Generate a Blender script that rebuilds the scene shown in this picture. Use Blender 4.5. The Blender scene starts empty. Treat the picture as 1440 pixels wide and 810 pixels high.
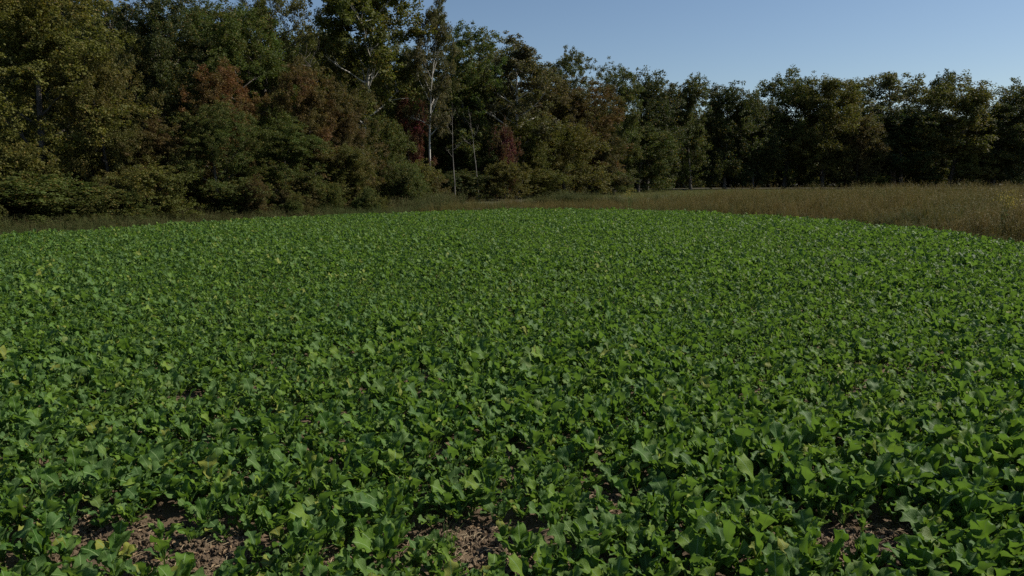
import bpy, math, random
import numpy as np
from mathutils import Vector, Euler, Matrix

random.seed(7)
RNG = np.random.default_rng(7)
sc = bpy.context.scene
COL = sc.collection
R = math.radians

# ------------------------------------------------------------------ camera
F = 1028.0                      # focal length in photo pixels (1440 wide)
CAM_H = 1.5
HORIZON = 248.0
cam_d = bpy.data.cameras.new('camera')
cam = bpy.data.objects.new('camera', cam_d)
COL.objects.link(cam)
sc.camera = cam
cam_d.sensor_width = 36.0
cam_d.lens = 36.0 * F / 1440.0
cam_d.clip_start = 0.05
cam_d.clip_end = 6000
PITCH = math.atan((405 - HORIZON) / F)
cam.location = (0, 0, CAM_H)
cam.rotation_euler = (math.pi / 2 - PITCH, 0, 0)

# ------------------------------------------------------------------ sky, sun, exposure
SUN_EL, SUN_AZ = 42.0, 74.0     # azimuth measured from +Y (forward) towards +X (right)
world = bpy.data.worlds.new('World')
sc.world = world
world.use_nodes = True
wn = world.node_tree
sky = wn.nodes.new('ShaderNodeTexSky')
sky.sky_type = 'NISHITA'
sky.sun_disc = False
sky.sun_elevation = R(SUN_EL)
sky.sun_rotation = R(SUN_AZ)
sky.altitude = 200
sky.air_density = 1.0
sky.dust_density = 0.5
sky.ozone_density = 3.0
wn.links.new(sky.outputs[0], wn.nodes['Background'].inputs[0])
wn.nodes['Background'].inputs[1].default_value = 0.068
sd = bpy.data.lights.new('sun', 'SUN')
sd.energy = 4.6
sd.angle = R(0.5)
sd.color = (1.0, 0.93, 0.82)
sun = bpy.data.objects.new('sun', sd)
COL.objects.link(sun)
sdir = Vector((math.sin(R(SUN_AZ)) * math.cos(R(SUN_EL)), math.cos(R(SUN_AZ)) * math.cos(R(SUN_EL)), math.sin(R(SUN_EL))))
sun.rotation_euler = sdir.to_track_quat('Z', 'Y').to_euler()
sc.view_settings.view_transform = 'Standard'
sc.view_settings.look = 'None'
sc.view_settings.exposure = 0.38
sc.view_settings.gamma = 1.0
sc.cycles.use_denoising = False        # the picture's 128 samples keep the leaf texture crisp
sc.cycles.max_bounces = 6
sc.cycles.diffuse_bounces = 3
sc.cycles.glossy_bounces = 2
sc.cycles.transmission_bounces = 3

# ------------------------------------------------------------------ small helpers
def at(px, depth):
    """x coordinate on the ground of photo column px at a given depth in front of the camera"""
    return (px - 720.0) / F * depth

def ground_from_px(px, py, z=0.0):
    v = Vector(((px - 720) / F, 1.0, -(py - 405) / F))
    v.rotate(Euler((-PITCH, 0, 0)))
    t = (z - CAM_H) / v.z
    return v.x * t, v.y * t

def height_for(py, depth):
    v = Vector((0, 1.0, -(py - 405) / F))
    v.rotate(Euler((-PITCH, 0, 0)))
    return CAM_H + v.z / v.y * depth

def tag(o, label=None, cat=None, group=None, kind=None):
    if label: o['label'] = label
    if cat: o['category'] = cat
    if group: o['group'] = group
    if kind: o['kind'] = kind
    return o

def mesh_from(name, verts, faces_flat, nper, uv=None, rnd=None, smooth=False, mats=(), mat_idx=None):
    """verts (n,3); faces_flat (m,nper) int array"""
    me = bpy.data.meshes.new(name)
    verts = np.asarray(verts, dtype=np.float32)
    f = np.asarray(faces_flat, dtype=np.int32).reshape(-1, nper)
    me.vertices.add(len(verts)); me.vertices.foreach_set('co', verts.ravel())
    me.loops.add(f.size); me.loops.foreach_set('vertex_index', f.ravel())
    me.polygons.add(len(f))
    me.polygons.foreach_set('loop_start', np.arange(0, f.size, nper, dtype=np.int32))
    if uv is not None:
        l = me.uv_layers.new(name='UVMap')
        l.data.foreach_set('uv', np.asarray(uv, dtype=np.float32)[f.ravel()].ravel())
    if rnd is not None:
        a = me.attributes.new('rnd', 'FLOAT', 'POINT')
        a.data.foreach_set('value', np.asarray(rnd, dtype=np.float32))
    if mat_idx is not None:
        me.polygons.foreach_set('material_index', np.asarray(mat_idx, dtype=np.int32))
    me.polygons.foreach_set('use_smooth', np.full(len(f), smooth, dtype=bool))
    me.update(calc_edges=True)
    for m in mats: me.materials.append(m)
    return me

def obj(name, me, parent=None, loc=None, rot=None, scale=None):
    o = bpy.data.objects.new(name, me)
    COL.objects.link(o)
    if parent: o.parent = parent
    if loc is not None: o.location = loc
    if rot is not None: o.rotation_euler = rot
    if scale is not None: o.scale = scale
    return o

class MB:
    """collects quads with uv and a random value per vertex"""
    def __init__(s): s.v = []; s.f = []; s.uv = []; s.r = []; s.mi = []; s.n = 0
    def add(s, v, f, uv=None, r=0.0, mi=0):
        v = np.asarray(v, dtype=float); f = np.asarray(f, dtype=int)
        s.v.append(v); s.f.append(f + s.n); s.n += len(v)
        s.uv.append(np.zeros((len(v), 2)) if uv is None else np.asarray(uv))
        s.r.append(np.full(len(v), r) if np.isscalar(r) else r)
        s.mi.append(np.full(len(f), mi))
    def tube(s, pts, rad, sides=6, mi=0, r=0.0, cap=False):
        pts = np.asarray(pts, dtype=float); n = len(pts)
        tan = np.gradient(pts, axis=0)
        tan /= np.linalg.norm(tan, axis=1)[:, None] + 1e-9
        ref = np.array([1.0, 0.13, 0.07]) if abs(tan[0][0]) < .8 else np.array([0.1, 1.0, 0.05])
        a = np.cross(tan, ref); a /= np.linalg.norm(a, axis=1)[:, None]
        b = np.cross(tan, a)
        th = np.linspace(0, 2 * math.pi, sides, endpoint=False)
        ring = (a[:, None, :] * np.cos(th)[None, :, None] + b[:, None, :] * np.sin(th)[None, :, None]) * np.asarray(rad)[:, None, None]
        v = (pts[:, None, :] + ring).reshape(-1, 3)
        f = []
        for i in range(n - 1):
            for j in range(sides):
                k = (j + 1) % sides
                f.append((i * sides + j, i * sides + k, (i + 1) * sides + k, (i + 1) * sides + j))
        uv = np.stack([np.tile(th / 6.28, n), np.repeat(np.linspace(0, 1, n), sides)], 1)
        s.add(v, f, uv, r, mi)
    def mesh(s, name, mats, smooth=True):
        return mesh_from(name, np.concatenate(s.v), np.concatenate(s.f), 4, np.concatenate(s.uv), np.concatenate(s.r), smooth, mats, np.concatenate(s.mi))

# value noise for placing things
_ng = np.random.default_rng(3).random((64, 64))
def vnoise(x, y, s=1.0):
    x = np.asarray(x) * s + 100; y = np.asarray(y) * s + 100
    xi = np.floor(x).astype(int); yi = np.floor(y).astype(int)
    fx = x - xi; fy = y - yi
    fx = fx * fx * (3 - 2 * fx); fy = fy * fy * (3 - 2 * fy)
    g = lambda a, b: _ng[a % 64, b % 64]
    return (g(xi, yi) * (1 - fx) + g(xi + 1, yi) * fx) * (1 - fy) + (g(xi, yi + 1) * (1 - fx) + g(xi + 1, yi + 1) * fx) * fy

# ------------------------------------------------------------------ materials
def new_mat(name):
    m = bpy.data.materials.new(name); m.use_nodes = True
    nt = m.node_tree; nt.nodes.clear()
    return m, nt, nt.nodes.new, nt.links.new

def mathn(nt, op, a, b=None, c=None, clamp=False):
    n = nt.nodes.new('ShaderNodeMath'); n.operation = op; n.use_clamp = clamp
    for i, v in enumerate((a, b, c)):
        if v is None: continue
        if isinstance(v, (int, float)): n.inputs[i].default_value = v
        else: nt.links.new(v, n.inputs[i])
    return n.outputs[0]

def mixc(nt, fac, a, b, mode='MIX'):
    n = nt.nodes.new('ShaderNodeMix'); n.data_type = 'RGBA'; n.blend_type = mode
    for s, v in ((n.inputs[0], fac), (n.inputs[6], a), (n.inputs[7], b)):
        if isinstance(v, (int, float)): s.default_value = v
        elif isinstance(v, tuple): s.default_value = (*v, 1)
        else: nt.links.new(v, s)
    return n.outputs[2]

def ramp(nt, fac, stops):
    n = nt.nodes.new('ShaderNodeValToRGB')
    e = n.color_ramp.elements
    while len(e) < len(stops): e.new(.5)
    for k, (p, c) in enumerate(stops): e[k].position = p; e[k].color = (*c, 1)
    nt.links.new(fac, n.inputs[0])
    return n.outputs[0]

def noise(nt, scale, detail=3, vec=None, rough=.55):
    n = nt.nodes.new('ShaderNodeTexNoise')
    n.inputs['Scale'].default_value = scale; n.inputs['Detail'].default_value = detail; n.inputs['Roughness'].default_value = rough
    if vec is not None: nt.links.new(vec, n.inputs['Vector'])
    return n.outputs[0]

def leaf_shader(nt, col, tcol, trans, rough, spec, normal=None):
    p = nt.nodes.new('ShaderNodeBsdfPrincipled')
    p.inputs['Roughness'].default_value = rough
    p.inputs['Specular IOR Level'].default_value = spec
    nt.links.new(col, p.inputs['Base Color'])
    t = nt.nodes.new('ShaderNodeBsdfTranslucent')
    nt.links.new(tcol, t.inputs[0])
    if normal is not None:
        nt.links.new(normal, p.inputs['Normal'])
    m = nt.nodes.new('ShaderNodeMixShader'); m.inputs[0].default_value = trans
    nt.links.new(p.outputs[0], m.inputs[1]); nt.links.new(t.outputs[0], m.inputs[2])
    o = nt.nodes.new('ShaderNodeOutputMaterial')
    nt.links.new(m.outputs[0], o.inputs[0])

def rnd_value(nt):
    a = nt.nodes.new('ShaderNodeAttribute'); a.attribute_name = 'rnd'
    oi = nt.nodes.new('ShaderNodeObjectInfo')
    return a.outputs['Fac'], oi

def mat_crop_leaf():
    m, nt, N, L = new_mat('crop_leaf')
    a, oi = rnd_value(nt)
    r = mathn(nt, 'FRACT', mathn(nt, 'ADD', a, oi.outputs['Random']))
    r2 = mathn(nt, 'FRACT', mathn(nt, 'MULTIPLY', r, 7.31))
    geo = N('ShaderNodeNewGeometry')
    patch = noise(nt, .55, 2, geo.outputs['Position'])
    base = ramp(nt, r, [(0, (.030, .086, .012)), (.35, (.060, .142, .016)), (.7, (.108, .205, .020)), (.9, (.165, .25, .025)), (1, (.25, .26, .045))])
    base = mixc(nt, mathn(nt, 'MULTIPLY', mathn(nt, 'SUBTRACT', patch, .35, clamp=True), 1.2), base, mixc(nt, .6, base, (.15, .20, .030)))
    blue = mixc(nt, mathn(nt, 'MULTIPLY', mathn(nt, 'GREATER_THAN', r2, .55), .55), base, (.068, .135, .044))
    uv = N('ShaderNodeUVMap'); sp = N('ShaderNodeSeparateXYZ'); L(uv.outputs[0], sp.inputs[0])
    au = mathn(nt, 'ABSOLUTE', sp.outputs[0])
    rib = mathn(nt, 'LESS_THAN', au, .07)
    # side veins slanting away from the midrib
    vv = mathn(nt, 'SUBTRACT', mathn(nt, 'MULTIPLY', sp.outputs[1], 8.0), mathn(nt, 'MULTIPLY', au, 2.2))
    vv = mathn(nt, 'ABSOLUTE', mathn(nt, 'SUBTRACT', mathn(nt, 'FRACT', vv), .5))
    vein = mathn(nt, 'LESS_THAN', vv, .06)
    veins = mathn(nt, 'MAXIMUM', mathn(nt, 'MULTIPLY', rib, .95), mathn(nt, 'MULTIPLY', vein, .35))
    col = mixc(nt, veins, blue, (.20, .30, .11))
    blot = noise(nt, 60, 3)
    col = mixc(nt, mathn(nt, 'MULTIPLY', blot, .35), col, mixc(nt, .5, col, (.03, .07, .02)))
    under = mixc(nt, .45, col, (.13, .20, .09))
    col = mixc(nt, geo.outputs['Backfacing'], col, under)
    tcol = mixc(nt, .7, col, (.15, .28, .012))
    tcol = mixc(nt, mathn(nt, 'MULTIPLY', veins, .6), tcol, (.10, .16, .02))
    bmp = N('ShaderNodeBump'); bmp.inputs['Strength'].default_value = .5; bmp.inputs['Distance'].default_value = .004
    h = mathn(nt, 'SUBTRACT', noise(nt, 45, 2), mathn(nt, 'MULTIPLY', veins, .5))
    L(h, bmp.inputs['Height'])
    leaf_shader(nt, col, tcol, .36, .55, .17, bmp.outputs[0])
    return m

def mat_tree_leaf(name='tree_leaf', trans=.3, fixed=None):
    m, nt, N, L = new_mat(name)
    a, oi = rnd_value(nt)
    geo = N('ShaderNodeNewGeometry')
    big = noise(nt, .45, 3, geo.outputs['Position'])
    hsv = N('ShaderNodeHueSaturation')
    if fixed: hsv.inputs['Color'].default_value = (*fixed, 1)
    else: L(oi.outputs['Color'], hsv.inputs['Color'])
    L(mathn(nt, 'ADD', .485, mathn(nt, 'MULTIPLY', mathn(nt, 'SUBTRACT', big, .5), -.10)), hsv.inputs['Hue'])
    L(mathn(nt, 'ADD', .55, mathn(nt, 'MULTIPLY', a, .9)), hsv.inputs['Value'])
    col = hsv.outputs[0]
    col = mixc(nt, mathn(nt, 'MULTIPLY', mathn(nt, 'SUBTRACT', noise(nt, .7, 3, geo.outputs['Position']), .35, clamp=True), 4.0, clamp=True), col, mixc(nt, .35, (.075, .085, .022), col))
    # a few leaves already turned yellow-brown
    turned = mathn(nt, 'MULTIPLY', mathn(nt, 'GREATER_THAN', mathn(nt, 'ADD', mathn(nt, 'FRACT', mathn(nt, 'MULTIPLY', a, 91.7)), mathn(nt, 'MULTIPLY', big, .5)), 1.16), .75)
    col = mixc(nt, turned, col, (.19, .13, .035))
    tcol = mixc(nt, .5, col, mixc(nt, 1.0, col, (1.6, 1.7, .5), 'MULTIPLY'))
    leaf_shader(nt, col, tcol, trans, .65, .22)
    return m

def mat_bark(name, c1, c2, c3, scale=3.0):
    m, nt, N, L = new_mat(name)
    tc = N('ShaderNodeTexCoord'); mp = N('ShaderNodeMapping'); mp.inputs['Scale'].default_value = (3, 3, .6)
    L(tc.outputs['Object'], mp.inputs[0])
    n1 = noise(nt, scale, 4, mp.outputs[0])
    col = ramp(nt, n1, [(.35, c1), (.5, c2), (.66, c3)])
    p = N('ShaderNodeBsdfPrincipled'); p.inputs['Roughness'].default_value = .85
    L(col, p.inputs['Base Color'])
    b = N('ShaderNodeBump'); b.inputs['Distance'].default_value = .03; b.inputs['Strength'].default_value = .7
    L(noise(nt, scale * 5, 4, mp.outputs[0]), b.inputs['Height']); L(b.outputs[0], p.inputs['Normal'])
    o = N('ShaderNodeOutputMaterial'); L(p.outputs[0], o.inputs[0])
    return m

def mat_blade(name, stops, trans=.3):
    m, nt, N, L = new_mat(name)
    a, oi = rnd_value(nt)
    geo = N('ShaderNodeNewGeometry')
    r = mathn(nt, 'FRACT', mathn(nt, 'ADD', a, oi.outputs['Random']))
    big = noise(nt, .25, 2, geo.outputs['Position'])
    r = mathn(nt, 'ADD', mathn(nt, 'MULTIPLY', r, .6), mathn(nt, 'MULTIPLY', mathn(nt, 'SUBTRACT', big, .3), .9), clamp=True)
    col = ramp(nt, r, stops)
    leaf_shader(nt, col, col, trans, .7, .2)
    return m

def mat_ground():
    m, nt, N, L = new_mat('meadow_floor')
    geo = N('ShaderNodeNewGeometry')
    n1 = noise(nt, .4, 4, geo.outputs['Position']); n2 = noise(nt, 14, 5, geo.outputs['Position'], .7)
    a = ramp(nt, n1, [(.35, (.060, .072, .026)), (.5, (.085, .075, .035)), (.65, (.10, .08, .042))])
    col = mixc(nt, n2, a, mixc(nt, .6, a, (.02, .018, .01)))
    p = N('ShaderNodeBsdfPrincipled'); p.inputs['Roughness'].default_value = .95; L(col, p.inputs['Base Color'])
    b = N('ShaderNodeBump'); b.inputs['Distance'].default_value = .05; L(n2, b.inputs['Height']); L(b.outputs[0], p.inputs['Normal'])
    o = N('ShaderNodeOutputMaterial'); L(p.outputs[0], o.inputs[0])
    return m

def mat_soil(name='crumbly_soil'):
    m, nt, N, L = new_mat(name)
    geo = N('ShaderNodeNewGeometry')
    oi = N('ShaderNodeObjectInfo')
    n1 = noise(nt, 5, 4, geo.outputs['Position']); n2 = noise(nt, 55, 6, geo.outputs['Position'], .75)
    a = ramp(nt, n1, [(.3, (.068, .044, .023)), (.5, (.140, .094, .050)), (.7, (.24, .172, .098))])
    col = mixc(nt, mathn(nt, 'MULTIPLY', n2, .8), a, (.06, .041, .026))
    col = mixc(nt, mathn(nt, 'MULTIPLY', oi.outputs['Random'], .35), col, (.27, .195, .125))
    p = N('ShaderNodeBsdfPrincipled'); p.inputs['Roughness'].default_value = .95; L(col, p.inputs['Base Color'])
    b = N('ShaderNodeBump'); b.inputs['Distance'].default_value = .012; L(n2, b.inputs['Height']); L(b.outputs[0], p.inputs['Normal'])
    o = N('ShaderNodeOutputMaterial'); L(p.outputs[0], o.inputs[0])
    return m

M_CROP = mat_crop_leaf()
M_TREE = mat_tree_leaf()
M_BARK = mat_bark('grey_brown_bark', (.055, .045, .035), (.10, .085, .068), (.16, .14, .115))
M_WHITE = mat_bark('pale_peeling_bark', (.18, .165, .13), (.42, .40, .35), (.56, .54, .49), 1.6)
M_SNAG = mat_bark('weathered_grey_bark', (.09, .082, .068), (.18, .165, .14), (.27, .25, .215), 1.6)
M_GRASS = mat_blade('dry_meadow_blade', [(0, (.055, .080, .016)), (.35, (.112, .102, .026)), (.65, (.165, .125, .035)), (1, (.145, .080, .027))])
M_VERGE = mat_blade('verge_weed_blade', [(0, (.05, .085, .02)), (.45, (.075, .092, .026)), (.75, (.105, .085, .034)), (1, (.12, .075, .034))])
M_MOWN = mat_blade('mown_grass_blade', [(0, (.10, .13, .035)), (.5, (.15, .16, .05)), (1, (.20, .18, .075))])
M_SOIL = mat_soil()
M_GROUND = mat_ground()
M_STRAW = mat_blade('straw', [(0, (.25, .19, .11)), (1, (.42, .34, .22))], .1)

# ------------------------------------------------------------------ geometry nodes scatter (only for uncountable stuff)
def scatter(name, pts, rots, scales, idx, protos, label, cat=None):
    me = bpy.data.meshes.new(name)
    pts = np.asarray(pts, dtype=np.float32)
    me.vertices.add(len(pts)); me.vertices.foreach_set('co', pts.ravel())
    for nm, dat in (('rot', rots), ('scl', scales)):
        a = me.attributes.new(nm, 'FLOAT_VECTOR', 'POINT'); a.data.foreach_set('vector', np.asarray(dat, dtype=np.float32).ravel())
    a = me.attributes.new('idx', 'INT', 'POINT'); a.data.foreach_set('value', np.asarray(idx, dtype=np.int32))
    o = obj(name, me)
    pc = bpy.data.collections.new(name + '_sources')
    for k, (pm, color) in enumerate(protos):
        q = bpy.data.objects.new('%s_%02d' % (name, k), pm); q.color = color
        pc.objects.link(q)
    ng = bpy.data.node_groups.new(name, 'GeometryNodeTree')
    ng.interface.new_socket('Geometry', in_out='INPUT', socket_type='NodeSocketGeometry')
    ng.interface.new_socket('Geometry', in_out='OUTPUT', socket_type='NodeSocketGeometry')
    gi = ng.nodes.new('NodeGroupInput'); go = ng.nodes.new('NodeGroupOutput')
    ci = ng.nodes.new('GeometryNodeCollectionInfo'); ci.inputs[0].default_value = pc
    ci.inputs['Separate Children'].default_value = True; ci.inputs['Reset Children'].default_value = True
    ip = ng.nodes.new('GeometryNodeInstanceOnPoints'); ip.inputs['Pick Instance'].default_value = True
    def named(nm, typ):
        n = ng.nodes.new('GeometryNodeInputNamedAttribute'); n.data_type = typ; n.inputs[0].default_value = nm
        return n.outputs[0]
    ng.links.new(gi.outputs[0], ip.inputs['Points'])
    ng.links.new(ci.outputs[0], ip.inputs['Instance'])
    ng.links.new(named('idx', 'INT'), ip.inputs['Instance Index'])
    e2r = ng.nodes.new('FunctionNodeEulerToRotation')
    ng.links.new(named('rot', 'FLOAT_VECTOR'), e2r.inputs[0]); ng.links.new(e2r.outputs[0], ip.inputs['Rotation'])
    ng.links.new(named('scl', 'FLOAT_VECTOR'), ip.inputs['Scale'])
    ng.links.new(ip.outputs[0], go.inputs[0])
    md = o.modifiers.new('scatter', 'NODES'); md.node_group = ng
    tag(o, label, cat, kind='stuff')
    return o

# ------------------------------------------------------------------ the plot's outline (crop field)
EDGE_PX = [(-160, 352), (0, 329), (140, 318), (280, 308), (420, 301), (560, 296), (700, 291.5), (800, 291), (900, 293), (1000, 296), (1100, 300.5), (1190, 307), (1270, 316), (1350, 327), (1440, 341), (1600, 368)]
far = [ground_from_px(x, y, .2) for x, y in EDGE_PX]
FIELD = [(-11.5, .3)] + [(-12.5, 5.0)] + far + [(9.6, 6.0), (9.0, .3)]
FIELD = np.array(FIELD)
def in_poly(x, y, poly):
    x = np.asarray(x); y = np.asarray(y); c = np.zeros(x.shape, bool)
    n = len(poly); j = n - 1
    for i in range(n):
        xi, yi = poly[i]; xj, yj = poly[j]
        with np.errstate(divide='ignore', invalid='ignore'):
            t = ((yi > y) != (yj > y)) & (x < (xj - xi) * (y - yi) / (yj - yi + 1e-12) + xi)
        c ^= t; j = i
    return c
def dist_poly(x, y, poly):
    x = np.asarray(x, float); y = np.asarray(y, float); best = np.full(x.shape, 1e9)
    n = len(poly)
    for i in range(n):
        a = poly[i]; b = poly[(i + 1) % n]; d = b - a
        t = np.clip(((x - a[0]) * d[0] + (y - a[1]) * d[1]) / (d @ d), 0, 1)
        best = np.minimum(best, np.hypot(x - a[0] - t * d[0], y - a[1] - t * d[1]))
    return best

# ------------------------------------------------------------------ ground and soil
def grid_mesh(name, x0, x1, y0, y1, nx, ny, zf, mats, power=1.0):
    xs = np.linspace(x0, x1, nx); ys = y0 + (y1 - y0) * np.linspace(0, 1, ny) ** power
    X, Y = np.meshgrid(xs, ys)
    v = np.stack([X.ravel(), Y.ravel(), zf(X.ravel(), Y.ravel())], 1)
    i = np.arange((ny - 1) * nx).reshape(ny - 1, nx)[:, :-1].ravel()
    f = np.stack([i, i + 1, i + 1 + nx, i + nx], 1)
    return v, f

def ground_z(x, y):
    x = np.asarray(x, float); y = np.asarray(y, float)
    rise = np.clip((x - 8) / 40, 0, 1) * .35 * np.clip((60 - y) / 30, 0, 1)
    left = np.clip((-x - 9) / 12, 0, 1) * .35 * np.clip((40 - y) / 20, 0, 1)
    return rise + left + (vnoise(x, y, .15) - .5) * .10 * np.clip((y - 1) / 30, 0, 1)

v, f = grid_mesh('ground', -220, 220, -60, 260, 221, 161, None, None) if False else (None, None)
xs = np.concatenate([[-3000, -800, -300], np.linspace(-140, 140, 141), [300, 800, 3000]])
ys = np.concatenate([[-3000, -600, -150], np.linspace(-40, 180, 111), [400, 1000, 4000]])
X, Y = np.meshgrid(xs, ys); nx, ny = len(xs), len(ys)
fl = np.stack([X.ravel(), Y.ravel(), ground_z(X.ravel(), Y.ravel()) - .06], 1)
i = np.arange((ny - 1) * nx).reshape(ny - 1, nx)[:, :-1].ravel()
ground = obj('ground', mesh_from('ground', fl, np.stack([i, i + 1, i + 1 + nx, i + nx], 1), 4, smooth=True, mats=[M_GROUND]))
tag(ground, 'rough meadow ground running under the grass and into the wood', kind='structure')

def soil_z(x, y):
    near = np.clip((7 - y) / 3, 0, 1)
    return ground_z(x, y) + .006 + near * ((vnoise(x, y, 4) - .5) * .05 + (vnoise(x, y, 13) - .5) * .03 + (vnoise(x + 9, y, 31) - .5) * .016)
def soil_sheet():
    vs = []; fs = []; n0 = 0
    for (x0, x1, y0, y1, st) in ((-12, 12, .4, 6.0, .03), (-14, 14, 6.0, 34, .5)):
        xs = np.arange(x0, x1 + st / 2, st); ys = np.linspace(y0, y1, int(round((y1 - y0) / st)) + 1)
        if st < .1: xs = np.arange(-6.5, 7.5, st)
        X, Y = np.meshgrid(xs, ys); nx, ny = len(xs), len(ys); xr, yr = X.ravel(), Y.ravel()
        i = np.arange((ny - 1) * nx).reshape(ny - 1, nx)[:, :-1].ravel()
        f = np.stack([i, i + 1, i + 1 + nx, i + nx], 1)
        cx = xr[f].mean(1); cy = yr[f].mean(1)
        keep = in_poly(cx, cy, FIELD) | (cy < 6)
        f = f[keep]
        vs.append(np.stack([xr, yr, soil_z(xr, yr)], 1)); fs.append(f + n0); n0 += len(xr)
    return mesh_from('soil', np.concatenate(vs), np.concatenate(fs), 4, smooth=True, mats=[M_SOIL])
tag(obj('soil', soil_sheet()), 'reddish brown crumbly soil showing between the crop plants', kind='structure')

# bare patches in the crop: photo px centre, radius in metres
BARE = [(180, 758, .14), (272, 785, .125), (120, 722, .06), (325, 800, .06), (655, 752, .12), (705, 785, .10), (590, 762, .07), (1200, 772, .12), (1175, 645, .05), (845, 712, .07), (1245, 745, .07), (470, 796, .05)]
BARE = [(*ground_from_px(x, y, .02), r) for x, y, r in BARE]
def bareness(x, y):
    b = np.zeros(np.shape(x))
    for bx, by, r in BARE:
        d = np.hypot((np.asarray(x) - bx) / 1.35, np.asarray(y) - by)
        b = np.maximum(b, np.clip(1.5 - d / r * .75, 0, 1))
    return b

# ------------------------------------------------------------------ crop leaves
def crop_leaf(seed, kind, L_, rows=16):
    """one brassica leaf: petiole and an undulating lobed blade; grows along +Y from the origin, then arches"""
    rg = random.Random(seed)
    pet = rg.uniform(.28, .45)                      # share of length that is bare stalk
    lift = rg.uniform(R(62), R(88)); droop = rg.uniform(R(5), R(95))
    W = L_ * rg.uniform(.145, .215) * (1.15 if kind == 'round' else 1.0)
    # centre line
    n = rows + 3; ts = [0, pet * .5, pet] + [pet + (1 - pet) * (k + 1) / rows for k in range(rows)]
    cl = []; x = y = z = 0.0; side = rg.uniform(-.25, .25); prev = 0
    for t in ts:
        ds = (t - prev) * L_; prev = t
        a = lift - droop * max(0, t - .15) ** 1.25
        y += math.cos(a) * ds; z += math.sin(a) * ds; x += side * ds * t
        cl.append((x, y, z, a))
    ph = rg.uniform(0, 6.3); ph2 = rg.uniform(0, 6.3); ruf = rg.uniform(.16, .36); cup = rg.uniform(-.15, .5); twist = rg.uniform(-.5, .5)
    us = (-1, -.55, 0, .55, 1)
    V = []; UV = []
    lob = rg.uniform(.10, .24) if kind == 'lobed' else rg.uniform(.03, .09)
    for k, (t, (cx, cy, cz, a)) in enumerate(zip(ts, cl)):
        s = (t - pet) / (1 - pet)
        for u in us:
            if s <= 0:
                w = L_ * .012 * (1.3 - t)
            else:
                env = (s ** .75) * (1 - s ** 5.0) ** .6 * 1.25 if kind == 'round' else (s ** 1.05) * (1 - s ** 6) ** .55 * 1.35
                env = max(env, .0) + (.10 if kind == 'lobed' and s < .5 else .02)
                j = math.sin(s * (17 if kind == 'lobed' else 13) + ph + (1.2 if u > 0 else 0))
                w = W * env * (1 + lob * j * min(1, abs(u)) * (1 if abs(u) > .9 else .4))
                if k == len(ts) - 1: w = W * .22
            h = 0
            if s > 0:
                h = W * (cup * abs(u) * .8 + ruf * math.sin(s * 12 + ph2 + u * 2.2) * abs(u) ** 1.5) - W * .05 * (1 - abs(u))
            tw = twist * t
            lx = u * w * math.cos(tw) - h * math.sin(tw); ln = u * w * math.sin(tw) + h * math.cos(tw)
            if s > .93 and abs(u) > .4: ds = -.05 * L_ * abs(u)
            else: ds = 0
            V.append((cx + lx, cy - math.sin(a) * ln + math.cos(a) * ds, cz + math.cos(a) * ln + math.sin(a) * ds))
            UV.append((u if s > 0 else 0.0, max(0, s)))
    Fc = []
    m = len(us)
    for k in range(len(ts) - 1):
        for q in range(m - 1):
            b = k * m + q
            Fc.append((b, b + 1, b + 1 + m, b + m))
    return np.array(V), np.array(Fc), np.array(UV)

LEAF_N = 18
LEAVES = []
for k in range(LEAF_N):
    kind = 'lobed' if k % 3 != 2 else 'round'
    LEAVES.append(crop_leaf(100 + k, kind, (.175 + .010 * (k % 6)) * (.92 if kind == 'round' else 1.0)))
LEAF_ME = [mesh_from('crop_leaf', V, Fc, 4, UV, np.zeros(len(V)), True, [M_CROP]) for V, Fc, UV in LEAVES]

def rot_mat(rx, rz, ry=0.0):
    return np.array(Euler((rx, ry, rz), 'XYZ').to_matrix())

def plant_layout(rg, n=None):
    """leaf index, azimuth, extra tilt, scale for each leaf of one plant"""
    n = n or rg.randint(7, 10); a0 = rg.uniform(0, 6.28); out = []
    for k in range(n):
        inner = k / n
        out.append((rg.randrange(LEAF_N), a0 + k * 2.4 + rg.uniform(-.35, .35), rg.uniform(-.28, .30) + inner * .2, rg.uniform(.62, 1.22) * (1 - .28 * inner)))
    return out

def plant_mesh(seed, rows_light=False):
    rg = random.Random(seed); mb = MB()
    for li, az, tilt, s in plant_layout(rg):
        V, Fc, UV = LEAVES[li]
        Rm = rot_mat(tilt, az)
        mb.add((V * s) @ Rm.T, Fc, UV, rg.random())
    return mb.mesh('crop_plant', [M_CROP])

PLANTS = [plant_mesh(500 + k) for k in range(16)]

# plant positions: jittered grid over the whole plot
sp = .080
gx, gy = np.meshgrid(np.arange(-14, 14, sp), np.arange(1.0, 33, sp))
gx = gx.ravel() + RNG.uniform(-.5, .5, gx.size) * sp * 1.1; gy = gy.ravel() + RNG.uniform(-.5, .5, gy.size) * sp * 1.1
edge_d = dist_poly(gx, gy, FIELD)
ok = in_poly(gx, gy, FIELD) & (edge_d > .05 + .55 * vnoise(gx, gy, 1.6))
ok &= RNG.random(gx.size) > bareness(gx, gy) * 1.02
ok &= RNG.random(gx.size) > np.clip((vnoise(gx, gy, 1.9) - .72) * 2.4, 0, .7)
gx, gy = gx[ok], gy[ok]
vig = .78 + .40 * vnoise(gx, gy, .6) + RNG.normal(0, .10, gx.size) + .16 * (vnoise(gx + 40, gy, 1.7) - .5) - .25 * bareness(gx, gy)
vig *= np.clip(.72 + .10 * np.clip((5 - gy) / 2.5, 0, 1) + gx * .035 * np.clip((9 - gy) / 6, .35, 1.6), .68, 1.05)         # the crop stands a little bigger on the right
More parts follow.
